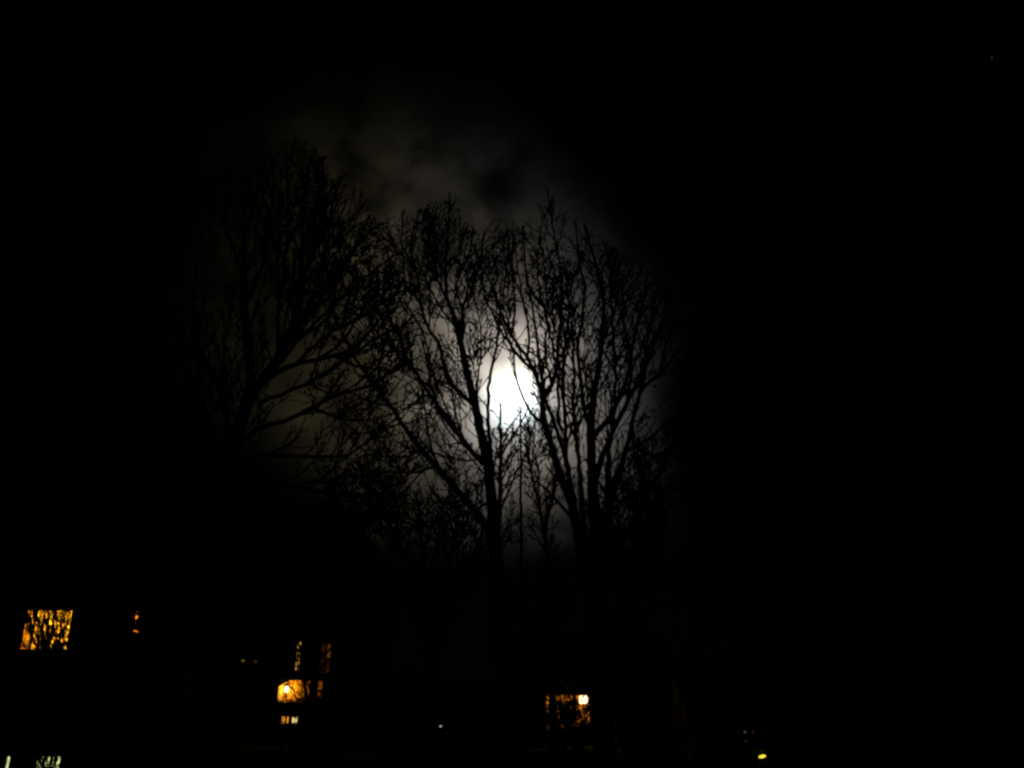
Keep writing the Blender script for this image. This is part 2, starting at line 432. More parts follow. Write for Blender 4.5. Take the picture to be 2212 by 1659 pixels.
class House:
    T = 0.3
    def __init__(self, name, label, cat, x0, x1, y, depth, top, ridge, openings, wall_mat, chimney=True):
        gz = min(ground_z(x0, y), ground_z(x1, y), ground_z(x0, y + depth), ground_z(x1, y + depth)) - 0.3
        self.root = thing(name, label, cat, ((x0 + x1) / 2, y + depth / 2, gz))
        self.x0, self.x1, self.y, self.top, self.gz = x0, x1, y, top, gz
        T = self.T
        w = opening_wall(x0, x1, gz, top, y, T, openings)
        w.box((x0, y + T, gz), (x0 + T, y + depth - T, top)).box((x1 - T, y + T, gz), (x1, y + depth - T, top))
        w.box((x0, y + depth - T, gz), (x1, y + depth, top))
        ym = y + depth / 2
        rise = ridge - top
        # gable triangles, set 2 mm into the side walls
        for xa, xb in ((x0, x0 + T), (x1 - T, x1)):
            n = len(w.v)
            w.v += [(xa, y, top), (xa, y + depth, top), (xa, ym, ridge - 0.02), (xb, y, top), (xb, y + depth, top), (xb, ym, ridge - 0.02)]
            w.f += [(n, n + 2, n + 1), (n + 3, n + 4, n + 5), (n, n + 3, n + 5, n + 2), (n + 1, n + 2, n + 5, n + 4)]
        self.wall = w.build('wall', wall_mat, self.root)
        ov, th = 0.35, 0.16
        rb = MB()
        run = depth / 2 + ov
        dz = rise * ov / (depth / 2)
        courses = max(5, int(sqrt(run * run + rise * rise) / 0.45))
        for side in (-1, 1):
            for k in range(courses):           # overlapping courses of tiles, each lying on the one below
                a, e = k / courses, (k + 1) / courses
                ya, yb = ym + side * run * (1 - a), ym + side * run * (1 - e)
                za, zb = top - dz + (ridge - top + dz) * a + 0.07, top - dz + (ridge - top + dz) * e + 0.02
                n = len(rb.v)
                for xx in (x0 - ov, x1 + ov):
                    rb.v += [(xx, ya, za), (xx, yb, zb), (xx, ya, za - 0.07), (xx, yb, zb - 0.05)]
                q = [(0, 4, 5, 1), (2, 3, 7, 6), (0, 2, 6, 4), (0, 1, 3, 2), (4, 6, 7, 5), (1, 5, 7, 3)]
                for f in q:
                    f = tuple(n + i for i in f)
                    rb.f.append(f if side < 0 else tuple(reversed(f)))
        rb.tube([(x0 - ov, ym, ridge + 0.03), (x1 + ov, ym, ridge + 0.03)], [0.11, 0.11], 8)
        self.roof = rb.build('roof', M_tile, self.root)
        if chimney:
            cx = x0 + (x1 - x0) * 0.82
            cb = MB().box((cx - 0.35, ym - 0.3, ridge - 0.6), (cx + 0.35, ym + 0.3, ridge + 0.9))
            cb.box((cx - 0.42, ym - 0.37, ridge + 0.9), (cx + 0.42, ym + 0.37, ridge + 1.0))
            cb.lathe([(0.13, 0), (0.15, 0.05), (0.11, 0.35), (0.13, 0.38)], (cx - 0.15, ym, ridge + 1.0), 10)
            cb.lathe([(0.13, 0), (0.15, 0.05), (0.11, 0.3), (0.13, 0.33)], (cx + 0.17, ym, ridge + 1.0), 10)
            cb.build('chimney', M_brick, self.root)
        if not chimney: return
        gt = MB().tube([(x0 - 0.3, y - ov - 0.06, top - dz + 0.02), (x1 + 0.3, y - ov - 0.06, top - dz + 0.02)], [0.065, 0.065], 8)
        gt.tube([(x1 - 0.2, y - ov - 0.06, top - dz), (x1 - 0.2, y - 0.06, top - 0.45), (x1 - 0.2, y - 0.06, gz + 0.4)], [0.04] * 3, 6)
        gt.build('gutter', M_metal, self.root)
    def window(self, op, cols, rows, pane_mats, frame_mat=None, bar=0.05, label=None, col_at=None):
        """A framed window in the opening: frame > panes and a sill; returns the frame."""
        x0, x1, z0, z1 = op
        y = self.y + 0.03
        fm = frame_mat or M_frame
        b = MB()
        fw = bar * 1.25
        b.box((x0, y, z0), (x0 + fw, y + 0.08, z1)).box((x1 - fw, y, z0), (x1, y + 0.08, z1))
        b.box((x0 + fw, y, z1 - fw), (x1 - fw, y + 0.08, z1)).box((x0 + fw, y, z0), (x1 - fw, y + 0.08, z0 + fw))
        xs = col_at or [x0 + (x1 - x0) * i / cols for i in range(cols + 1)]
        zs = [z0 + (z1 - z0) * j / rows for j in range(rows + 1)]
        for i in range(1, cols):
            b.box((xs[i] - bar / 2, y + 0.01, z0 + fw), (xs[i] + bar / 2, y + 0.07, z1 - fw))
        for j in range(1, rows):
            for i in range(cols):
                xa = xs[i] + (fw if i == 0 else bar / 2); xb = xs[i + 1] - (fw if i == cols - 1 else bar / 2)
                b.box((xa, y + 0.012, zs[j] - bar / 2), (xb, y + 0.068, zs[j] + bar / 2))
        fr = b.build('window', fm, self.root)
        if label: fr['label'] = label
        for i in range(cols):
            for j in range(rows):
                xa = xs[i] + (fw if i == 0 else bar / 2); xb = xs[i + 1] - (fw if i == cols - 1 else bar / 2)
                za = zs[j] + (fw if j == 0 else bar / 2); zb = zs[j + 1] - (fw if j == rows - 1 else bar / 2)
                mt = pane_mats[(j * cols + i) % len(pane_mats)]
                MB().box((xa, y + 0.030, za), (xb, y + 0.042, zb)).build('pane', mt, fr)
        s = MB().box((x0 - 0.06, self.y - 0.09, z0 - 0.07), (x1 + 0.06, self.y + 0.03, z0 - 0.004))
        s.build('sill', M_frame, fr)
        return fr
    def room(self, op, depth, mat, pad=0.25, below=0.5, above=0.3):
        """The room behind an opening: five plastered sides, 0.1 m thick, open towards the window."""
        x0, x1, z0, z1 = op[0] - pad, op[1] + pad, op[2] - below, op[3] + above
        ya, yb = self.y + self.T + 0.004, self.y + self.T + depth
        b = MB().box((x0 - 0.1, ya, z0 - 0.1), (x0, yb, z1 + 0.1)).box((x1, ya, z0 - 0.1), (x1 + 0.1, yb, z1 + 0.1))
        b.box((x0 - 0.1, yb, z0 - 0.1), (x1 + 0.1, yb + 0.1, z1 + 0.1))
        b.box((x0, ya, z0 - 0.1), (x1, yb, z0)).box((x0, ya, z1), (x1, yb, z1 + 0.1))
        return b.build('room', mat, self.root)
def q_rect(x0, x1, y0, y1, Y):
    a, b = Q(x0, y1, Y), Q(x1, y0, Y)
    return (a.x, b.x, a.z, b.z)
def curtain(x0, x1, z0, z1, y, folds, mat, parent, amp=0.045, seed=0):
    rnd = random.Random(seed)
    b = MB(); n = folds * 8
    ph = rnd.random() * 6
    for j, z in enumerate((z0, (z0 + z1) / 2, z1)):
        for i in range(n + 1):
            t = i / n
            yy = y + amp * sin(t * folds * 2 * pi + ph) + amp * 0.4 * sin(t * folds * 4.7 + ph * 2 + j * 0.3)
            b.v.append((x0 + (x1 - x0) * t + 0.01 * sin(j * 2 + i), yy, z))
    for j in range(2):
        for i in range(n):
            k = j * (n + 1) + i
            b.f.append((k, k + 1, k + n + 2, k + n + 1))
    return b.build('curtain', mat, parent, smooth=True)

AMB = (1.0, 0.78, 0.09)
# --- far left house on the rise: a broad lit window and a half hidden one
YA = 42.0
w1 = q_rect(40, 185, 1483, 1591, YA)
w2 = q_rect(312, 394, 1486, 1586, YA)
hA = House('brick_house', 'dark brick house at the far left with a broad amber lit upstairs window', 'house',
           w1[0] - 2.6, w2[1] + 1.6, YA, 8.0, w1[3] + 0.55, w1[3] + 3.3, [w1, w2], M_brick)
k1 = (w1[1] - w1[0])
f1 = hA.window(w1, 3, 1, [M_glass], M_darkframe, 0.11, 'broad three-light window with ochre curtains lit from inside',
               [w1[0], w1[0] + k1 * 0.225, w1[0] + k1 * 0.60, w1[1]])
hA.room(w1, 2.6, M_plaster)
curtain(w1[0] - 0.1, w1[0] + k1 * 0.33, w1[2] - 0.05, w1[3] + 0.1, YA + 0.42, 5, M_curtain, f1, seed=1)
curtain(w1[0] + k1 * 0.34, w1[0] + k1 * 0.62, w1[2] - 0.05, w1[3] + 0.1, YA + 0.42, 4, M_curtain, f1, seed=2)
curtain(w1[0] + k1 * 0.63, w1[1] + 0.1, w1[2] + 0.16, w1[3] + 0.1, YA + 0.42, 5, M_curtain, f1, seed=3)
point_lamp('room_light', (w1[0] + k1 * 0.45, YA + 1.5, w1[3] - 0.7), 430, AMB, 0.15, hA.root)
point_lamp('room_light', (w1[0] + k1 * 0.84, YA + 0.9, w1[2] + 0.1), 50, (1.0, 0.85, 0.2), 0.12, hA.root)
f2 = hA.window(w2, 2, 1, [M_glass], M_darkframe, 0.08, 'upstairs window mostly hidden behind a dark conifer')
hA.room(w2, 2.6, M_plaster)
curtain(w2[0] - 0.1, w2[1] + 0.1, w2[2] - 0.05, w2[3] + 0.1, YA + 0.42, 9, M_curtain, f2, seed=4)
point_lamp('room_light', ((w2[0] + w2[1]) / 2 - 0.4, YA + 1.4, w2[3] - 0.7), 110, (1.0, 0.62, 0.10), 0.15, hA.root)

# --- middle house with the lit porch
YB = 45.0
w3 = q_rect(716, 739, 1563, 1640, YB)
w4 = q_rect(765, 812, 1568, 1647, YB)
wv = q_rect(586, 629, 1608, 1620, YB)
po = q_rect(677, 788, 1661, 1714, YB)
wd = q_rect(682, 707, 1746, 1792, YB)
wl = q_rect(709, 729, 1748, 1768, YB)
ws = q_rect(750, 757, 1728, 1760, YB)
wt_ = q_rect(773, 788, 1745, 1761, YB)
hB = House('rendered_house', 'pale rendered house in the middle left with a lamp lit porch under its tall windows', 'house',
           wv[0] - 1.6, w4[1] + 1.9, YB, 8.0, w3[3] + 0.6, w3[3] + 3.0, [w3, w4, wv, po, wd, wl, ws, wt_], M_render)
A_dim = glow('amber_blind', (1.0, 0.50, 0.08), 0.62, 0.5, 5.0)
R_dim = glow('rust_blind', (1.0, 0.20, 0.05), 0.03, 0.5, 3.0)
B_dim = glow('brown_blind', (1.0, 0.33, 0.03), 0.08, 0.3, 3.0)
O_mid = glow('orange_blind', (1.0, 0.36, 0.02), 1.15, 0.5, 7.0)
Y_mid = glow('pale_shade', (1.0, 0.70, 0.25), 1.15, 0.25, 5.0)
W_grn = glow('greenish_blind', (0.82, 0.92, 0.34), 0.85, 0.45, 9.0)
hB.window(w3, 2, 6, [A_dim], M_darkframe, 0.07, 'narrow upstairs window divided by glazing bars, lit amber')
hB.window(w4, 3, 2, [R_dim, R_dim, R_dim, R_dim, R_dim, B_dim], M_darkframe, 0.06, 'upstairs window glowing a dim rust red behind its blind')
hB.window(wv, 4, 1, [A_dim, M_glass, M_glass, A_dim], M_darkframe, 0.05, 'low strip window with two amber chinks of light')
hB.window(wd, 2, 2, [R_dim, R_dim, O_mid, O_mid], M_darkframe, 0.05, 'orange lit glazed door beside the pale sidelight')
hB.window(wl, 2, 1, [Y_mid], M_darkframe, 0.05, 'pale yellow sidelight next to the glazed door')
hB.window(ws, 1, 2, [R_dim], M_darkframe, 0.03)
hB.window(wt_, 1, 1, [A_dim], M_darkframe, 0.04)
# porch: a recess with a wall lamp at its left end, under a raking board
rm = hB.room(po, 0.6, M_plaster, 0.0, 0.0, 0.0); rm.name = 'porch'
kw = po[1] - po[0]; kh = po[3] - po[2]
MB().prism([(po[0] + 0.002, po[3] - 0.002), (po[0] + 0.002, po[3] - kh * 0.29), (po[0] + kw * 0.25, po[3] - 0.002)], YB + 0.02, YB + 0.12).build('raking_board', M_darkframe, hB.root)
br = MB().prism([(po[0] + 0.004, po[3] - kh * 0.42), (po[0] + 0.004, po[3] - kh * 0.455), (po[0] + kw * 0.30, po[3] - kh * 0.15), (po[0] + kw * 0.30, po[3] - kh * 0.115)], YB + 0.06, YB + 0.10)
br.build('brace', M_darkframe, hB.root)
lp = Q(691, 1682, YB); lp.y = YB + 0.72
lamp = thing('wall_lantern', 'yellow lantern burning at the left end of the porch', 'lantern', (lp.x, lp.y, lp.z))
MB().lathe([(0.03, -0.16), (0.085, -0.13), (0.10, 0.06), (0.05, 0.13)], tuple(lp), 10).build('glass_shade', glow('lantern_glass', (1.0, 0.82, 0.40), 5.0, 0.2), lamp, smooth=True)
MB().lathe([(0.12, 0.13), (0.10, 0.16), (0.02, 0.24), (0.015, 0.27)], tuple(lp), 10).build('cap', M_metal, lamp)
MB().box((lp.x - 0.015, lp.y, lp.z + 0.24), (lp.x + 0.015, YB + 0.90, lp.z + 0.27)).build('bracket', M_metal, lamp)
point_lamp('lantern_light', (lp.x + 0.04, lp.y - 0.11, lp.z + 0.02), 42, (1.0, 0.47, 0.03), 0.1, lamp)

# --- house right of centre with the lamp behind its garden window
YC = 50.0
wc = q_rect(1332, 1441, 1694, 1783, YC)
hC = House('brick_cottage', 'brick cottage right of centre whose wide garden window shows a blazing white lamp', 'house',
           wc[0] - 2.4, wc[1] + 4.0, YC, 8.0, wc[3] + 1.3, wc[3] + 3.4, [wc], M_brick)
fC = hC.window(wc, 3, 1, [M_glass], M_darkframe, 0.07, 'wide garden window lit amber behind leaves')
hC.room(wc, 2.4, M_plaster, 0.2, 0.1, 0.5)
pl = Q(1424, 1708, YC + 1.0); pl.y = YC + 1.0
pend = thing('pendant_lamp', 'round white hot lamp hanging in the garden window right of centre', 'lamp', (pl.x, pl.y, pl.z))
uv_sphere(pl, 0.27, 10, 16).build('globe', glow('opal_globe', (1.0, 0.84, 0.55), 4.5, 0.1), pend, smooth=True)
MB().tube([(pl.x, pl.y, pl.z + 0.26), (pl.x, pl.y, wc[3] + 0.5)], [0.012, 0.012], 6).build('flex', M_metal, pend)
MB().lathe([(0.06, 0.255), (0.07, 0.29), (0.03, 0.34)], tuple(pl), 10).build('fitting', M_metal, pend)
point_lamp('globe_light', (pl.x - 0.1, pl.y - 0.40, pl.z - 0.1), 190, (1.0, 0.56, 0.05), 0.12, pend)

# --- far right cottage with a dim cross-barred window and a bulkhead lamp
YD = 40.0
wx = q_rect(1803, 1858, 1766, 1830, YD)
hD = House('far_right_cottage', 'unlit cottage at the lower right with a faint four-pane window and a yellow wall lamp', 'house',
           wx[0] - 2.0, wx[1] + 3.2, YD, 6.5, wx[3] + 0.7, wx[3] + 2.6, [wx], M_tarred)
g1 = glow('grey_green_blind', (0.62, 0.60, 0.26), 0.12, 0.6, 6.0)
g2 = glow('dark_red_blind', (1.0, 0.16, 0.08), 0.022, 0.6, 6.0)
g3 = glow('olive_blind', (0.8, 0.6, 0.25), 0.045, 0.6, 6.0)
g4 = glow('maroon_blind', (1.0, 0.14, 0.14), 0.010, 0.6, 6.0)
hD.window(wx, 2, 2, [g3, g4, g1, g2], M_darkframe, 0.26, 'faint four-pane window, one pane greyish green')
bl = Q(1859.5, 1846.5, YD)
bk = thing('bulkhead_lamp', 'oval yellow lamp low on the wall of the cottage at lower right', 'wall lamp', (bl.x, YD, bl.z))
b = MB()
b.lathe([(0.0005, 0.0), (0.17, 0.01), (0.20, 0.05), (0.17, 0.10), (0.0005, 0.12)], (0, 0, 0), 18)
def ovalise(b, c, y, sx, sz, tilt, depth):
    out = []
    for x, yy, z in b.v:
        X, Z = x * sx, yy * sz
        out.append((c.x + X * cos(tilt) - Z * sin(tilt), y - z * depth, c.z + X * sin(tilt) + Z * cos(tilt)))
    b.v = out
    b.f = [tuple(reversed(f)) for f in b.f]
    return b
ovalise(b, bl, YD - 0.035, 0.85, 0.33, radians(10), 1.0).build('lens', glow('yellow_lens', (1.0, 0.80, 0.06), 1.15, 0.2, 9.0), bk, smooth=True)
b2 = MB().lathe([(0.22, 0.0), (0.235, 0.01), (0.235, 0.035), (0.20, 0.04)], (0, 0, 0), 18)
ovalise(b2, bl, YD - 0.003, 1.0, 0.5, radians(10), 1.0).build('back_plate', M_metal, bk)

# --- nearer garden cabin at the lower left corner
YE = 20.0
we = q_rect(66, 151, 1843, 1925, YE)
we2 = q_rect(4, 25, 1846, 1900, YE)
hE = House('garden_cabin', 'low timber garden cabin at the bottom left corner with greenish white windows', 'cabin',
           we2[0] - 1.5, we[1] + 0.9, YE, 3.0, we[3] + 0.35, we[3] + 1.0, [we, we2], M_wood, chimney=False)
hE.window(we, 5, 1, [W_grn], M_darkframe, 0.03, 'cabin window in five upright lights glowing greenish white')
hE.window(we2, 1, 1, [W_grn], M_darkframe, 0.012, 'thin upright cabin sidelight glowing greenish white')

# --- cold white garden light
gl = Q(1076, 1772.5, 36.0)
gb = ground_z(gl.x, 36.0)
gd = thing('garden_light', 'small cold white garden light on a short post below the middle tree', 'garden light', (gl.x, 36.0, gb))
MB().lathe([(0.09, -0.1), (0.09, 0.03), (0.04, 0.05), (0.035, gl.z - gb - 0.12)], (gl.x, 36.0, gb), 10).build('post', M_metal, gd)
MB().lathe([(0.045, -0.12), (0.06, -0.10), (0.055, -0.06)], tuple(gl), 10).build('collar', M_metal, gd)
hd = MB().tube([gl + Vector((-0.07, -0.02, -0.04)), gl + Vector((0.0, -0.02, 0.0)), gl + Vector((0.07, -0.02, 0.04))], [0.022, 0.04, 0.022], 8)
hd.build('lens', glow('cold_led', (0.85, 0.95, 1.0), 1.1, 0.15, 20.0), gd, smooth=True)
MB().tube([gl + Vector((-0.09, 0.04, -0.03)), gl + Vector((0.0, 0.05, 0.02)), gl + Vector((0.09, 0.04, 0.06))], [0.05, 0.07, 0.05], 8).build('housing', M_metal, gd)

# ------------------------------------------------------------------ trees
def catmull(pts, step):
    out = []
    n = len(pts)
    for i in range(n - 1):
        p0, p1, p2, p3 = pts[max(i - 1, 0)], pts[i], pts[i + 1], pts[min(i + 2, n - 1)]
        k = max(1, int((p2 - p1).length / step))
        for j in range(k):
            t = j / k
            out.append(0.5 * ((2 * p1) + (p2 - p0) * t + (2 * p0 - 5 * p1 + 4 * p2 - p3) * t * t + (3 * p1 - p0 - 3 * p2 + p3) * t ** 3))
    out.append(pts[-1].copy())
    return out
def inside(poly, x, y):
    c = False; j = len(poly) - 1
    for i in range(len(poly)):
        xi, yi = poly[i]; xj, yj = poly[j]
        if (yi > y) != (yj > y) and x < (xj - xi) * (y - yi) / (yj - yi) + xi: c = not c
        j = i
    return c
class Tree:
    """A bare tree: trunk and limbs follow traced lines given real depth, side branches and twigs grow from them."""
    def __init__(self, name, label, Y, base, seed, bark, outline=None, up=0.3, density=1.0, twig=1.0, group=None, rmin=0.0155, fill=(0.5, 0.65)):
        self.fill = fill
        density *= 1.25
        self.Y = Y; self.rnd = random.Random(seed); self.bark = bark
        b0 = P(base[0], base[1], Y)
        self.bz = ground_z(b0.x, Y)
        self.root = thing(name, label, 'tree', (b0.x, Y, self.bz), group)
        self.base = Vector((b0.x, Y, self.bz - 0.25))
        self.outline = outline; self.up = up; self.density = density; self.twig = twig; self.rmin = rmin
        self.lines = []        # (px, py, point) of everything traced so far, to attach the next limb to
        self.crown = MB(); self.px = Y / F
    def line(self, pts, d0, d1, name='limb', slope=0.0, side=True, step=0.22, to_ground=False, wobble=1.0, taper=0.75, sides=7, dens=1.0):
        rnd = self.rnd
        y0 = self.Y
        if self.lines:
            q = min(self.lines, key=lambda l: (l[0] - pts[0][0]) ** 2 + (l[1] - pts[0][1]) ** 2)
            if (q[0] - pts[0][0]) ** 2 + (q[1] - pts[0][1]) ** 2 < 45 ** 2: y0 = q[2].y
        ps = []; run = 0.0
        for i, (x, y) in enumerate(pts):
            if i: run += sqrt((x - pts[i - 1][0]) ** 2 + (y - pts[i - 1][1]) ** 2) * self.px
            ps.append(P(x, y, y0 + slope * run))
        if to_ground: ps = [self.base] + ps
        c = catmull(ps, step)
        n = len(c)
        r0, r1 = d0 * 1.12 * self.px / 2, max(1.1 * d1 * self.px / 2, self.rmin)
        rad = []
        for i in range(n):
            t = i / max(1, n - 1)
            rad.append((r0 + (r1 - r0) * t ** taper) * rnd.uniform(0.96, 1.05))
        if to_ground:
            rad[0] *= 1.45; rad[1] *= 1.2
        for i in range(1, n - 1):
            a = min(0.014, 0.2 * rad[i] + 0.006) * wobble
            c[i] = c[i] + Vector((rnd.gauss(0, a), rnd.gauss(0, a), rnd.gauss(0, a * 0.5)))
        MB().tube(c, rad, sides if rad[0] > 0.06 else 5).build(name, self.bark, self.root, smooth=True)
        for p in c:
            x, y = project(p)
            self.lines.append((x, y, p))
        if side:
            self.sprout(c, rad, dens)
        return self
    def ok(self, p):
        if self.outline is None: return True
        x, y = project(p)
        return inside(self.outline, x + self.rnd.gauss(0, 12), y + self.rnd.gauss(0, 12))
    def sprout(self, c, rad, dens=1.0):
        rnd = self.rnd
        n = len(c); side = rnd.random() * 6.28
        start = 2 if rad[0] < 0.12 else int(n * 0.15)
        for i in range(start, n):
            seg = (c[i] - c[i - 1]).length
            t = i / n
            lam = seg * 2.3 * self.density * dens * (self.fill[0] + self.fill[1] * t)
            if rad[i] > 0.16: lam *= 0.3
            elif rad[i] > 0.09: lam *= 0.7
            k = int(lam) + (1 if rnd.random() < lam % 1 else 0)
            for _ in range(k):
                side += 2.4 + rnd.uniform(-0.6, 0.6)
                d = (c[i] - c[i - 1]).normalized()
                L = rnd.uniform(0.7, 2.0) * (1.15 - 0.55 * t) * self.twig
                if rnd.random() < 0.22 * min(1.0, self.twig * 1.2):
                    self.branch(c[i], d, side, L * rnd.uniform(1.6, 2.6), min(rad[i] * 0.7, 0.048), 0, (0.28, 0.62))
                else:
                    self.branch(c[i], d, side, L, min(rad[i] * 0.55, 0.028), 1)
        # the leader goes on as a spray of twigs
        d = (c[-1] - c[-2]).normalized()
        for q in range(3):
            self.branch(c[-1], d, side + q * 2.1, rnd.uniform(0.5, 1.1) * self.twig, rad[-1] * 0.9, 1, ang=(0.1, 0.45))
    def branch(self, p, d, az, L, r, lvl, ang=(0.4, 0.8)):
        rnd = self.rnd
        a = d.orthogonal().normalized(); b = d.cross(a)
        side = a * cos(az) + b * sin(az)
        th = rnd.uniform(*ang)
        dd = (d * cos(th) + side * sin(th)).normalized()
        st = (0.2, 0.16, 0.11, 0.1)[lvl]
        pts = [p]; dirs = [dd]; rad = [r]
        k = max(2, int(L / st))
        up = self.up * (0.2, 0.24, 0.2, 0.14)[lvl]
        for i in range(k):
            jt = (0.05, 0.06, 0.08, 0.09)[lvl]
            dd = (dd + Vector((rnd.gauss(0, jt), rnd.gauss(0, jt), rnd.gauss(0, jt) + up))).normalized()
            q = pts[-1] + dd * st
            if not self.ok(q):
                break
            pts.append(q); dirs.append(dd)
            t = (i + 1) / k
            rad.append(max(self.rmin, r * (1 - 0.6 * t)) * rnd.uniform(0.85, 1.2))
        if len(pts) < 2: return
        self.crown.tube(pts, rad, 4 if lvl <= 1 else 3, cap=False)
        self.crown.bud(pts[-1], dirs[-1], max(0.030, rad[-1] * 2.1) * rnd.uniform(0.8, 1.5))
        if lvl >= 3: return
        for i in range(1, len(pts)):
            lam = (0.60, 0.46, 0.34, 0)[lvl] * self.density ** 0.4
            if rnd.random() < lam:
                l2 = L * rnd.uniform(0.25, 0.55) if lvl <= 1 else rnd.uniform(0.08, 0.28)
                self.branch(pts[i], dirs[i], az + i * 2.6 + rnd.uniform(-0.7, 0.7), max(0.12, l2), max(self.rmin, rad[i] * 0.72), lvl + 1, (0.4, 0.85))
            elif rnd.random() < 0.25:
                s = dirs[i].orthogonal().normalized()
                self.crown.bud(pts[i] + s * rad[i], (dirs[i] + s).normalized(), rnd.uniform(0.018, 0.034))
    def done(self):
        o = self.crown.build('crown', self.bark, self.root)
        o['kind'] = 'stuff'
        return self.root

G_BIG = 'large bare trees in front of the moon'
# middle tree
T = Tree('bare_tree', 'tall bare tree left of the moon, its trunk rising in one long curve', 24.0, (1092, 1640), 5, M_bark,
         [(760, 500), (800, 470), (850, 455), (930, 452), (960, 418), (985, 425), (1005, 490), (1040, 500), (1062, 470), (1090, 505), (1112, 560), (1112, 700), (1120, 780), (1060, 800),
          (1062, 910), (1130, 930), (1150, 1010), (1130, 1200), (1020, 1280), (780, 1230), (690, 1080), (650, 930), (660, 780), (700, 650), (740, 560)], up=0.25, density=0.95, group=G_BIG)
T.line([(1086, 1480), (1080, 1330), (1072, 1200), (1066, 1120), (1056, 1020), (1040, 940), (1022, 860), (1007, 795), (995, 740)], 46, 14, 'trunk', to_ground=True, side=True, sides=10, dens=0.8)
T.line([(995, 740), (983, 695), (969, 654), (962, 594), (966, 522), (972, 433)], 14, 3, slope=-0.15)
T.line([(995, 738), (1000, 665), (1017, 630), (1036, 570), (1046, 510), (1067, 474)], 10, 3, slope=0.25)
T.line([(1062, 1180), (1048, 1136), (988, 1059), (940, 1006), (909, 968), (875, 925), (844, 877), (820, 848), (775, 785), (735, 715), (715, 650)], 19, 4, slope=0.22, dens=0.75)
T.line([(985, 1057), (955, 1016), (931, 968), (921, 908), (912, 848), (890, 800)], 7, 3, slope=0.3)
T.line([(1050, 1003), (1036, 992), (1007, 961), (979, 925), (952, 888), (921, 839), (892, 795), (873, 757), (848, 700), (822, 640), (800, 590)], 12, 4, slope=-0.25)
T.line([(1024, 875), (1002, 857), (973, 824), (959, 788), (950, 747), (928, 713), (909, 654), (897, 581), (856, 541), (808, 486)], 11, 3, slope=0.2, dens=1.2)
T.line([(1064, 1040), (1059, 968), (1054, 896), (1057, 824), (1072, 752), (1080, 680), (1092, 600), (1098, 530)], 10, 4, slope=0.25, dens=1.0)
T.line([(1072, 1150), (1080, 1088), (1081, 980), (1081, 908), (1080, 870)], 12, 4, slope=-0.2, dens=0.7)
T.line([(1083, 985), (1104, 950), (1125, 915), (1140, 880)], 6, 3, slope=-0.3, dens=1.2)
T.line([(1138, 896), (1120, 887), (1096, 884), (1078, 872)], 2.2, 1.4, slope=0.1, dens=0.4)
T.line([(1084, 945), (1104, 918), (1124, 889)], 5, 3, slope=-0.2, dens=0.7)
T.line([(1081, 1105), (1108, 1040), (1130, 990), (1150, 950)], 6, 3, slope=-0.2)
T.line([(969, 654), (948, 610), (935, 560), (925, 500), (918, 462)], 7, 3, slope=0.3)
T.line([(1046, 985), (1010, 995), (960, 985), (920, 975), (880, 985)], 5, 3, slope=0.4, dens=0.9)
T.line([(1052, 1030), (1010, 1070), (980, 1085)], 4, 3, slope=-0.4, dens=0.6)
T.line([(1060, 1085), (1030, 1098), (985, 1118), (930, 1135), (880, 1130)], 6, 3, slope=-0.4, dens=1.0)
T.line([(873, 757), (838, 760), (800, 740), (760, 700), (735, 690)], 6, 3, slope=-0.3, dens=0.7)
T.line([(844, 877), (800, 868), (760, 850), (720, 852), (690, 842)], 6, 3, slope=0.3, dens=0.7)
T.line([(820, 848), (818, 790), (835, 730), (850, 680), (868, 640)], 7, 3, slope=0.2, dens=0.7)
T.line([(940, 1006), (900, 1020), (860, 1020), (810, 1043), (770, 1041)], 6, 3, slope=0.2, dens=1.0)
T.line([(962, 594), (985, 560), (1000, 520), (1008, 495)], 5, 3, slope=0.3)
T.line([(1000, 665), (985, 620), (1010, 560), (1022, 505)], 6, 3, slope=-0.3)
T.line([(909, 654), (880, 620), (870, 560), (868, 490)], 7, 3, slope=0.3)
T.line([(897, 581), (890, 530), (900, 480), (905, 462)], 5, 3, slope=-0.2)
T.line([(892, 795), (860, 770), (830, 700), (800, 640), (770, 590)], 8, 3, slope=0.35, dens=0.6)
T.line([(952, 888), (930, 830), (925, 760), (905, 700), (880, 660)], 7, 3, slope=-0.3)
T.line([(1007, 961), (985, 900), (975, 840), (965, 790)], 6, 3, slope=0.3, dens=0.8)
T.line([(1059, 968), (1035, 900), (1030, 830), (1040, 760), (1035, 690), (1025, 640)], 6, 3, slope=-0.3, dens=0.9)
T.done()

# right tree, several stems from one stool
T = Tree('bare_tree', 'many-stemmed bare tree right of the moon, fanning out to the right', 23.0, (1302, 1660), 8, M_bark,
         [(1040, 520), (1075, 490), (1120, 500), (1140, 470), (1172, 440), (1180, 402), (1196, 412), (1215, 450), (1262, 480), (1320, 530), (1400, 575), (1480, 622), (1530, 720), (1560, 900), (1548, 1020),
          (1470, 1150), (1360, 1260), (1180, 1250), (1165, 1100), (1160, 960), (1150, 915), (1115, 880), (1098, 800), (1030, 690), (1020, 600)], up=0.3, density=0.66, group=G_BIG)
T.line([(1300, 1490), (1290, 1380), (1265, 1240), (1240, 1112), (1216, 1040), (1189, 956), (1175, 896), (1172, 857)], 52, 11, 'trunk', to_ground=True, sides=10, dens=0.8)
T.line([(1172, 857), (1153, 800), (1132, 764), (1105, 725), (1080, 672), (1055, 600)], 10, 4, slope=-0.15, dens=1.1)
T.line([(1153, 802), (1122, 772), (1096, 736), (1070, 690), (1048, 640), (1040, 590)], 8, 3, slope=0.3, dens=1.2)
T.line([(1105, 726), (1112, 670), (1106, 600), (1100, 530)], 7, 3, slope=-0.3, dens=1.3)
T.line([(1140, 778), (1142, 720), (1130, 650), (1118, 580), (1112, 520)], 7, 3, slope=0.35, dens=1.2)
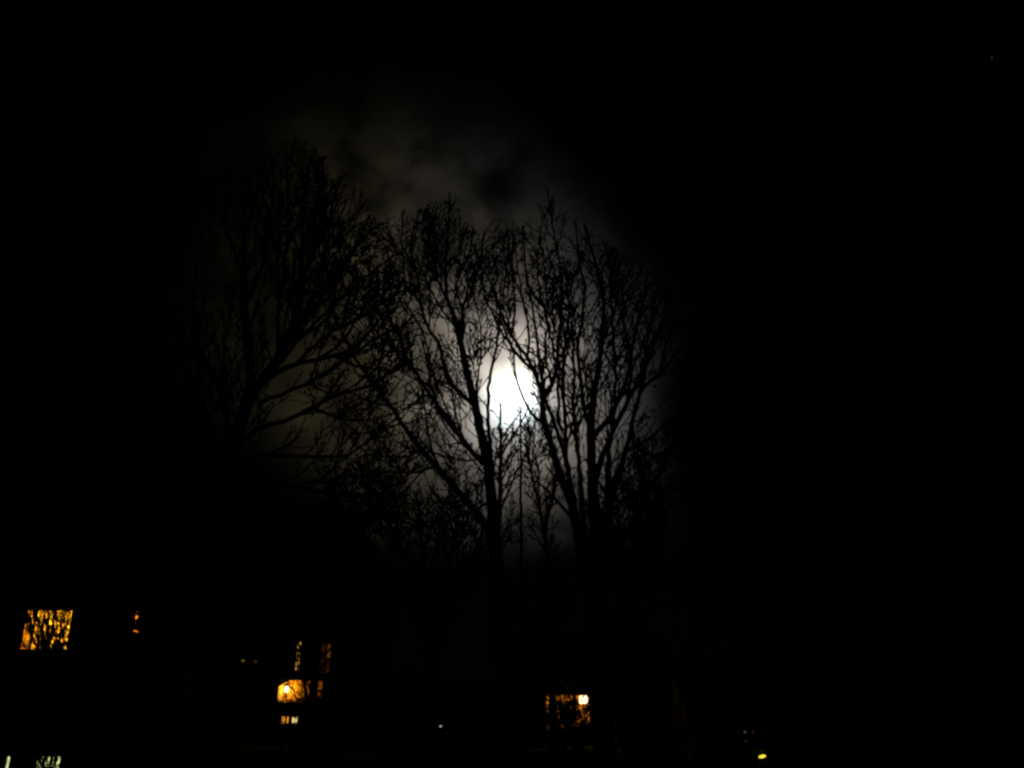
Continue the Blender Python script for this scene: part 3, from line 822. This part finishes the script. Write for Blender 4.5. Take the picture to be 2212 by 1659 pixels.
T.line([(1175, 862), (1192, 831), (1201, 800), (1204, 752), (1214, 650), (1207, 560), (1192, 480), (1184, 418)], 11, 3, slope=0.2, dens=1.1)
T.line([(1228, 1010), (1199, 920), (1180, 872), (1170, 820), (1160, 740), (1150, 660), (1135, 580), (1130, 500)], 10, 4, slope=0.3, dens=1.0)
T.line([(1180, 930), (1175, 920), (1147, 891), (1132, 864), (1120, 836), (1112, 800), (1106, 752), (1085, 700)], 8, 3, slope=-0.25, dens=0.45)
T.line([(1240, 1080), (1223, 992), (1221, 908), (1216, 836), (1218, 752), (1228, 690), (1225, 620)], 12, 4, slope=-0.2, dens=1.0)
T.line([(1216, 930), (1207, 900), (1206, 824), (1194, 752), (1180, 690), (1165, 620), (1160, 560)], 8, 4, slope=0.3, dens=1.0)
T.line([(1289, 1370), (1288, 1240), (1284, 1112), (1278, 992), (1277, 896), (1288, 824), (1298, 752), (1303, 650), (1286, 570), (1272, 520)], 34, 5, slope=0.1, dens=0.8, sides=9)
T.line([(1274, 930), (1263, 884), (1254, 812), (1248, 745), (1262, 640), (1250, 560), (1245, 500)], 10, 4, slope=-0.25, dens=1.0)
T.line([(1282, 945), (1289, 934), (1318, 901), (1342, 848), (1356, 812), (1366, 752), (1378, 690), (1392, 640), (1398, 590)], 13, 4, slope=0.25, dens=1.0)
T.line([(1285, 1050), (1294, 1004), (1323, 932), (1356, 867), (1400, 780), (1428, 700), (1440, 640)], 15, 4, slope=-0.2, dens=1.0)
T.line([(1289, 1300), (1305, 1160), (1328, 1052), (1354, 968), (1373, 884), (1390, 836), (1426, 807), (1470, 750), (1500, 690)], 20, 4, slope=0.2, dens=1.0)
T.line([(1358, 860), (1364, 800), (1352, 730), (1345, 660), (1340, 590)], 8, 4, slope=0.3)
T.line([(1354, 973), (1370, 968), (1402, 947), (1431, 920), (1490, 870), (1530, 820)], 9, 4, slope=-0.3, dens=1.1)
T.line([(1370, 960), (1385, 975), (1412, 985), (1470, 960), (1520, 920)], 8, 3, slope=0.3, dens=1.2)
T.line([(1373, 884), (1385, 830), (1395, 760), (1408, 690), (1420, 630)], 8, 4, slope=0.3)
T.line([(1366, 900), (1368, 960), (1385, 1030), (1420, 1060), (1480, 1060)], 7, 3, slope=-0.3)
T.line([(1300, 740), (1322, 690), (1335, 630), (1330, 570)], 7, 3, slope=-0.3)
T.line([(1192, 831), (1178, 760), (1182, 680), (1178, 600), (1168, 530)], 7, 3, slope=0.2)
T.line([(1310, 1120), (1345, 1080), (1390, 1060), (1440, 1000)], 8, 3, slope=0.2)
T.line([(1290, 1330), (1268, 1190), (1256, 1070), (1248, 970), (1238, 880), (1240, 800), (1236, 700), (1222, 600)], 15, 4, slope=0.3)
T.line([(1292, 1320), (1303, 1210), (1314, 1110), (1312, 1010), (1326, 900), (1330, 800), (1322, 700), (1318, 610)], 15, 4, slope=-0.3)
T.line([(1296, 1330), (1330, 1210), (1372, 1120), (1420, 1030), (1465, 940), (1500, 860), (1520, 780)], 15, 4, slope=0.15)
T.line([(1390, 836), (1400, 760), (1430, 690), (1450, 640)], 8, 3, slope=0.2)
T.line([(1426, 807), (1440, 740), (1460, 690), (1475, 650)], 7, 3, slope=-0.2)
T.line([(1244, 1128), (1215, 1096), (1180, 1056), (1160, 1042), (1148, 1036)], 9, 4, slope=0.2, dens=0.6)
T.line([(1222, 900), (1245, 870), (1262, 835), (1268, 800)], 5, 3, slope=0.3, dens=0.8)
T.line([(1225, 920), (1250, 912), (1272, 870), (1285, 855)], 5, 3, slope=-0.3, dens=0.9)
T.done()

# left tree, close-set upright shoots
T = Tree('bare_tree', 'tallest bare tree on the left, a dense fan of shoots almost lost in darkness', 20.0, (492, 1640), 21, M_bark2,
         [(262, 900), (268, 720), (330, 560), (420, 430), (520, 345), (600, 330), (645, 292), (690, 335), (735, 385), (775, 415), (830, 500), (868, 570), (885, 650), (900, 760), (930, 900), (925, 1000),
          (850, 1100), (650, 1160), (450, 1130), (320, 1040)], up=0.48, density=0.62, twig=1.0, fill=(0.95, 0.3), group=G_BIG)
T.line([(494, 1450), (497, 1200), (503, 1050), (515, 930), (541, 832), (534, 740), (529, 664), (526, 590), (527, 505), (530, 410)], 60, 4, 'trunk', to_ground=True, sides=10, taper=0.85)
T.line([(508, 960), (541, 862), (601, 772), (630, 711), (648, 630), (652, 540), (656, 440), (650, 330)], 26, 4, slope=0.15, dens=1.1)
T.line([(625, 715), (650, 690), (690, 630), (745, 565), (800, 500), (835, 480)], 13, 4, slope=0.3, dens=1.2)
T.line([(577, 819), (640, 740), (720, 660), (800, 590), (862, 545)], 10, 4, slope=0.25, dens=1.2)
T.line([(601, 772), (650, 700), (710, 620), (765, 540), (795, 470)], 10, 4, slope=-0.25, dens=1.2)
T.line([(637, 788), (700, 730), (780, 680), (850, 640), (895, 612)], 9, 4, slope=0.2, dens=1.2)
T.line([(560, 870), (640, 838), (720, 795), (800, 740), (878, 700)], 10, 4, slope=-0.3, dens=1.2)
T.line([(640, 640), (673, 560), (705, 490), (733, 398)], 10, 4, slope=-0.2, dens=1.2)
T.line([(541, 862), (577, 819), (637, 788), (721, 769), (769, 748), (820, 690), (855, 630)], 15, 4, slope=-0.2, dens=1.2)
T.line([(520, 960), (553, 927), (625, 905), (673, 880), (721, 856), (800, 830), (860, 790)], 13, 4, slope=0.3, dens=1.2)
T.line([(690, 775), (740, 735), (790, 660), (830, 600)], 8, 4, slope=0.3, dens=1.3)
T.line([(505, 1010), (560, 985), (640, 985), (689, 987), (749, 985), (779, 965), (819, 929)], 13, 4, slope=-0.25, dens=1.1)
T.line([(502, 1060), (580, 1040), (680, 1060), (789, 1069), (865, 1067), (890, 1040), (919, 1013)], 12, 4, slope=0.25, dens=1.1)
T.line([(640, 1045), (720, 1035), (789, 1025), (849, 1019), (879, 995), (899, 975)], 8, 3, slope=-0.3, dens=1.0)
T.line([(503, 985), (485, 880), (462, 808), (428, 748), (419, 680), (422, 600), (434, 520)], 18, 4, slope=0.2, dens=1.1)
T.line([(534, 760), (522, 640), (517, 577), (481, 481), (445, 434)], 13, 4, slope=-0.25, dens=1.1)
T.line([(462, 808), (410, 770), (370, 700), (352, 620), (360, 540)], 11, 4, slope=-0.2, dens=1.1)
T.line([(500, 980), (430, 920), (360, 860), (310, 780), (290, 700)], 13, 4, slope=0.3, dens=1.1)
T.line([(500, 1040), (420, 1000), (350, 970), (290, 900)], 11, 4, slope=-0.3, dens=1.1)
T.line([(529, 664), (560, 590), (580, 500), (590, 420), (585, 350)], 12, 4, slope=0.25, dens=1.1)
T.line([(601, 772), (600, 690), (612, 600), (620, 500), (622, 400)], 11, 4, slope=-0.2, dens=1.1)
T.line([(652, 560), (685, 500), (700, 420), (698, 350)], 8, 4, slope=0.3, dens=1.2)
T.line([(721, 769), (770, 790), (830, 800), (890, 800)], 8, 3, slope=0.2, dens=1.2)
T.line([(673, 880), (740, 905), (810, 905), (880, 880)], 8, 3, slope=-0.2, dens=1.2)
T.done()

# small trees and saplings below the crowns
G_SAP = 'saplings between the large trunks'
T = Tree('sapling', 'slender pole-like sapling standing straight up below the moon', 27.0, (1127, 1600), 31, M_bark, None, 0.35, 0.55, 0.55, G_SAP)
T.line([(1127, 1400), (1126, 1148), (1125, 1020), (1125, 896)], 13, 4, 'trunk', to_ground=True)
T.done()
T = Tree('sapling', 'leaning sapling with a forked top just right of the straight one', 28.0, (1195, 1600), 32, M_bark, None, 0.35, 2.6, 0.75, G_SAP)
T.line([(1190, 1400), (1183, 1230), (1172, 1130), (1152, 1040), (1138, 960)], 17, 4, 'trunk', to_ground=True)
T.line([(1175, 1150), (1195, 1060), (1200, 1000), (1192, 950)], 9, 4, slope=0.2)
T.done()
T = Tree('sapling', 'bushy sapling filling the gap left of the middle trunk', 27.0, (935, 1600), 33, M_bark2, None, 0.35, 1.9, 0.8, G_SAP)
T.line([(935, 1420), (930, 1300), (915, 1200), (905, 1110)], 18, 5, 'trunk', to_ground=True)
T.line([(932, 1310), (970, 1220), (985, 1150), (990, 1110)], 10, 4, slope=0.2)
T.line([(930, 1290), (880, 1210), (850, 1150), (835, 1110)], 10, 4, slope=-0.2)
T.line([(925, 1250), (945, 1180), (950, 1120)], 8, 4, slope=0.4)
T.line([(934, 1340), (1000, 1270), (1030, 1200)], 8, 4, slope=-0.3)
T.line([(930, 1330), (840, 1260), (790, 1190)], 9, 4, slope=0.3)
T.done()
T = Tree('sapling', 'low twiggy sapling under the right tree', 27.0, (1355, 1600), 34, M_bark2, None, 0.35, 1.8, 0.8, G_SAP)
T.line([(1355, 1420), (1350, 1300), (1342, 1200), (1335, 1110)], 16, 5, 'trunk', to_ground=True)
T.line([(1352, 1300), (1395, 1210), (1410, 1130)], 10, 4, slope=0.2)
T.line([(1350, 1290), (1310, 1210), (1300, 1130)], 9, 4, slope=-0.3)
T.line([(1346, 1240), (1370, 1170), (1375, 1110)], 7, 4, slope=0.3)
T.done()
T = Tree('sapling', 'low twiggy sapling behind the foot of the left tree', 25.0, (680, 1600), 35, M_bark2, None, 0.35, 1.8, 0.85, G_SAP)
T.line([(680, 1420), (684, 1300), (690, 1200), (700, 1110)], 18, 5, 'trunk', to_ground=True)
T.line([(682, 1310), (740, 1220), (770, 1150)], 10, 4, slope=0.2)
T.line([(682, 1300), (630, 1210), (600, 1140)], 10, 4, slope=-0.2)
T.line([(685, 1250), (720, 1170), (735, 1110)], 8, 4, slope=0.4)
T.done()

# ------------------------------------------------------------------ shrubs and small trees in front of the lit windows
def bare_bush(name, label, cat, Y, x, targets, seed, d0=5.0, d1=3.0, dens=1.0, twig=0.5, up=0.3, group=None, rmin=0.008):
    """A bush of many stems: every stem runs from the foot to one of the given places."""
    T = Tree(name, label, Y, (x * 0.8848, 1600), seed, M_bark2, None, up, dens, twig, group, rmin)
    T.root['category'] = cat
    rnd = random.Random(seed)
    for i, (tx, ty) in enumerate(targets):
        e = P(tx * 0.8848, ty * 0.8848, Y + rnd.uniform(-0.5, 0.5))
        a = T.base + Vector((rnd.uniform(-0.15, 0.15), rnd.uniform(-0.15, 0.15), 0))
        mid = a.lerp(e, 0.5) + Vector((rnd.uniform(-0.2, 0.2) - (e.x - a.x) * 0.15, rnd.uniform(-0.3, 0.3), (e.z - a.z) * 0.06))
        pts = catmull([a, mid, e], 0.25)
        k = len(pts)
        rad = [max(T.rmin, (d0 + (d1 - d0) * j / k) * T.px / 2) * rnd.uniform(0.9, 1.1) for j in range(k)]
        for j in range(1, k - 1):
            pts[j] = pts[j] + Vector((rnd.gauss(0, 0.02), rnd.gauss(0, 0.02), 0))
        MB().tube(pts, rad, 5).build('stem', M_bark2, T.root, smooth=True)
        T.sprout(pts, rad)
    return T.done()
def leafy_bush(name, label, cat, c, radii, n, seed, leaf=0.09, group=None, stems=7, gaps=0.0, core=False):
    """An evergreen bush: stems from the foot and leaves gathered in clumps through the crown."""
    rnd = random.Random(seed)
    gz = ground_z(c.x, c.y)
    root = thing(name, label, cat, (c.x, c.y, gz), group)
    clumps = []
    for _ in range(int(n / 28)):
        while True:
            q = Vector((rnd.uniform(-1, 1), rnd.uniform(-1, 1), rnd.uniform(-1, 1)))
            if q.length < 1 and (core or q.length > 0.35): break
        clumps.append(Vector((c.x + q.x * radii[0], c.y + q.y * radii[1], c.z + q.z * radii[2])))
    sb = []
    for i in range(stems):
        e = clumps[rnd.randrange(len(clumps))]
        a = Vector((c.x + rnd.uniform(-0.12, 0.12), c.y + rnd.uniform(-0.12, 0.12), gz - 0.15))
        mid = a.lerp(e, 0.5) + Vector((0, 0, 0.15)) - Vector(((e.x - a.x) * 0.2, (e.y - a.y) * 0.2, 0))
        pts = catmull([a, mid, e], 0.3)
        MB().tube(pts, [0.045 * (1 - 0.7 * j / len(pts)) for j in range(len(pts))], 5).build('stem', M_bark2, root, smooth=True)
    fb = MB()
    for cl in clumps:
        a = Vector((c.x, c.y, max(gz, c.z - radii[2] * 0.7)))
        ax = (cl - a)
        tw = cl - ax.normalized() * min(0.5, ax.length)
        fb.tube([tw, cl], [0.012, 0.008], 3, cap=False)
        rr = rnd.uniform(0.10, 0.24)
        for _ in range(28):
            d = Vector((rnd.gauss(0, 1), rnd.gauss(0, 1), rnd.gauss(0, 1) + 0.3)).normalized()
            p = cl + d * rr * rnd.random() ** 0.5
            fb.leaf(p, (d + Vector((rnd.gauss(0, .4), rnd.gauss(0, .4), rnd.gauss(0, .4)))), Vector((rnd.gauss(0, 1), rnd.gauss(0, 1), 1)), leaf * rnd.uniform(0.7, 1.3), leaf * 0.28)
    f = fb.build('foliage', M_leaf, root)
    f['kind'] = 'stuff'
    return root
def conifer(name, label, Y, apex, half_w, seed, lean=0.0):
    """A narrow conifer: trunk, drooping whorled sprays of needles."""
    rnd = random.Random(seed)
    a = Q(apex[0], apex[1], Y)
    gz = ground_z(a.x, Y)
    root = thing(name, label, 'tree', (a.x, Y, gz))
    H = a.z - gz
    MB().tube([(a.x, Y, gz - 0.2), (a.x + 0.02, Y, gz + H * 0.5), (a.x, Y, a.z)], [0.20, 0.12, 0.02], 8).build('trunk', M_bark, root, smooth=True)
    fb = MB()
    z = 0.5
    while z < H - 0.1:
        t = z / H
        R = half_w * (1 - t) ** 0.85 + 0.06
        for k in range(9):
            az = rnd.uniform(0, 2 * pi)
            d = Vector((cos(az), sin(az), rnd.uniform(-0.25, 0.15)))
            L = R * rnd.uniform(0.75, 1.1)
            p0 = Vector((a.x, Y, gz + z + rnd.uniform(-0.12, 0.12)))
            p1 = p0 + d * L + Vector((0, 0, -0.1 * L))
            fb.tube([p0, p1], [0.014, 0.006], 3, cap=False)
            m_ = int(26 + L * 90)
            for i in range(m_):
                s = rnd.random() ** 0.9
                q = p0.lerp(p1, s)
                dd = (d + Vector((rnd.gauss(0, .7), rnd.gauss(0, .7), rnd.gauss(0, .5)))).normalized()
                fb.leaf(q, dd, Vector((rnd.gauss(0, .5), rnd.gauss(0, .5), 1)), rnd.uniform(0.16, 0.28), 0.055)
        z += 0.16
    f = fb.build('crown', M_leaf, root)
    f['kind'] = 'stuff'
    return root

G_SHRUB = 'shrubs in front of the lit windows'
bare_bush('bare_shrub', 'tall bare shrub whose stems cross the broad amber window at far left', 'shrub', 38.5, 108,
          [(60, 1478), (76, 1470), (92, 1500), (108, 1478), (124, 1462), (138, 1476), (150, 1500), (172, 1490), (180, 1530), (40, 1530), (164, 1470), (118, 1480), (186, 1560), (52, 1500), (66, 1520), (84, 1490)], 51, 4.2, 2.2, 2.3, 0.45, 0.3, G_SHRUB)
bare_bush('bare_shrub', 'finely twigged bare shrub against the right half of the broad amber window', 'shrub', 39.5, 150,
          [(128, 1520), (142, 1500), (158, 1510), (172, 1540), (100, 1530), (84, 1540), (70, 1520), (60, 1500)], 56, 2.4, 1.5, 1.0, 0.4, 0.25, G_SHRUB)
conifer('conifer', 'dark narrow conifer hiding most of the second upstairs window at far left', 39.0, (408, 1300), 1.5, 61)
bare_bush('bare_shrub', 'bare shrub with a few leaning stems beside the dark conifer at far left', 'shrub', 38.0, 268,
          [(322, 1478), (308, 1510), (300, 1480), (338, 1520)], 52, 3.5, 2.2, 0.35, 0.35, 0.5, G_SHRUB)
bare_bush('bare_shrub', 'bare shrub in front of the narrow amber window above the porch', 'shrub', 42.0, 742,
          [(712, 1570), (730, 1558), (742, 1580), (768, 1585), (780, 1565)], 53, 2.6, 2.0, 1.5, 0.42, 0.5, G_SHRUB)
leafy_bush('evergreen_shrub', 'rounded evergreen shrub below the right end of the lamp lit porch', 'shrub', Q(752, 1722, 42.0), (0.55, 0.5, 0.42), 1500, 71, 0.085, G_SHRUB)
leafy_bush('evergreen_shrub', 'evergreen shrub under the porch lantern, above the orange door light', 'shrub', Q(693, 1727, 42.5), (0.75, 0.5, 0.40), 2000, 72, 0.085, G_SHRUB)
leafy_bush('evergreen_shrub', 'low evergreen shrub in front of the orange lit door', 'shrub', Q(690, 1786, 41.5), (0.62, 0.5, 0.36), 1600, 73, 0.085, G_SHRUB)
leafy_bush('evergreen_shrub', 'evergreen shrub right of the pale sidelight, a chink of amber behind it', 'shrub', Q(768, 1762, 42.0), (0.72, 0.5, 0.42), 1300, 74, 0.085, G_SHRUB)
leafy_bush('evergreen_shrub', 'evergreen shrub over the strip window with two amber chinks', 'shrub', Q(607, 1622, 43.0), (0.62, 0.5, 0.62), 1800, 75, 0.085, G_SHRUB)
leafy_bush('evergreen_shrub', 'large evergreen shrub covering the middle of the amber garden window right of centre', 'shrub', Q(1364, 1744, 47.0), (1.28, 0.8, 0.70), 4600, 76, 0.11, G_SHRUB)
bare_bush('bare_shrub', 'bare shrub spreading its twigs under the white hot lamp right of centre', 'shrub', 47.5, 1418,
          [(1380, 1700), (1402, 1712), (1412, 1730), (1424, 1724), (1436, 1730), (1446, 1720), (1430, 1745), (1350, 1700), (1442, 1760), (1360, 1704), (1345, 1700), (1390, 1698)], 54, 4.0, 2.4, 2.2, 0.5, 0.5, G_SHRUB)
leafy_bush('evergreen_shrub', 'round evergreen bush added between the two cottages at right to block lamp light', 'shrub', Vector((6.5, 45.6, 1.8)), (1.25, 1.2, 1.8), 4200, 79, 0.13, None)  # bush added to keep the pendant lamp's light off the next cottage's wall
leafy_bush('evergreen_shrub', 'small evergreen shrub low in front of the amber garden window right of centre', 'shrub', Q(1400, 1776, 46.0), (1.5, 0.6, 0.30), 2200, 77, 0.10, G_SHRUB)
leafy_bush('evergreen_shrub', 'evergreen shrub crossing the faint four-pane window at lower right', 'shrub', Q(1832, 1794, 38.0), (0.85, 0.5, 0.40), 560, 78, 0.09, G_SHRUB)
bare_bush('bare_shrub', 'bare shrub in front of the greenish cabin window at bottom left', 'shrub', 18.6, 108,
          [(72, 1850), (84, 1858), (95, 1844), (103, 1870), (116, 1850), (127, 1852), (140, 1848), (156, 1862)], 55, 4.5, 3.0, 2.2, 0.34, 0.5, G_SHRUB, 0.006)
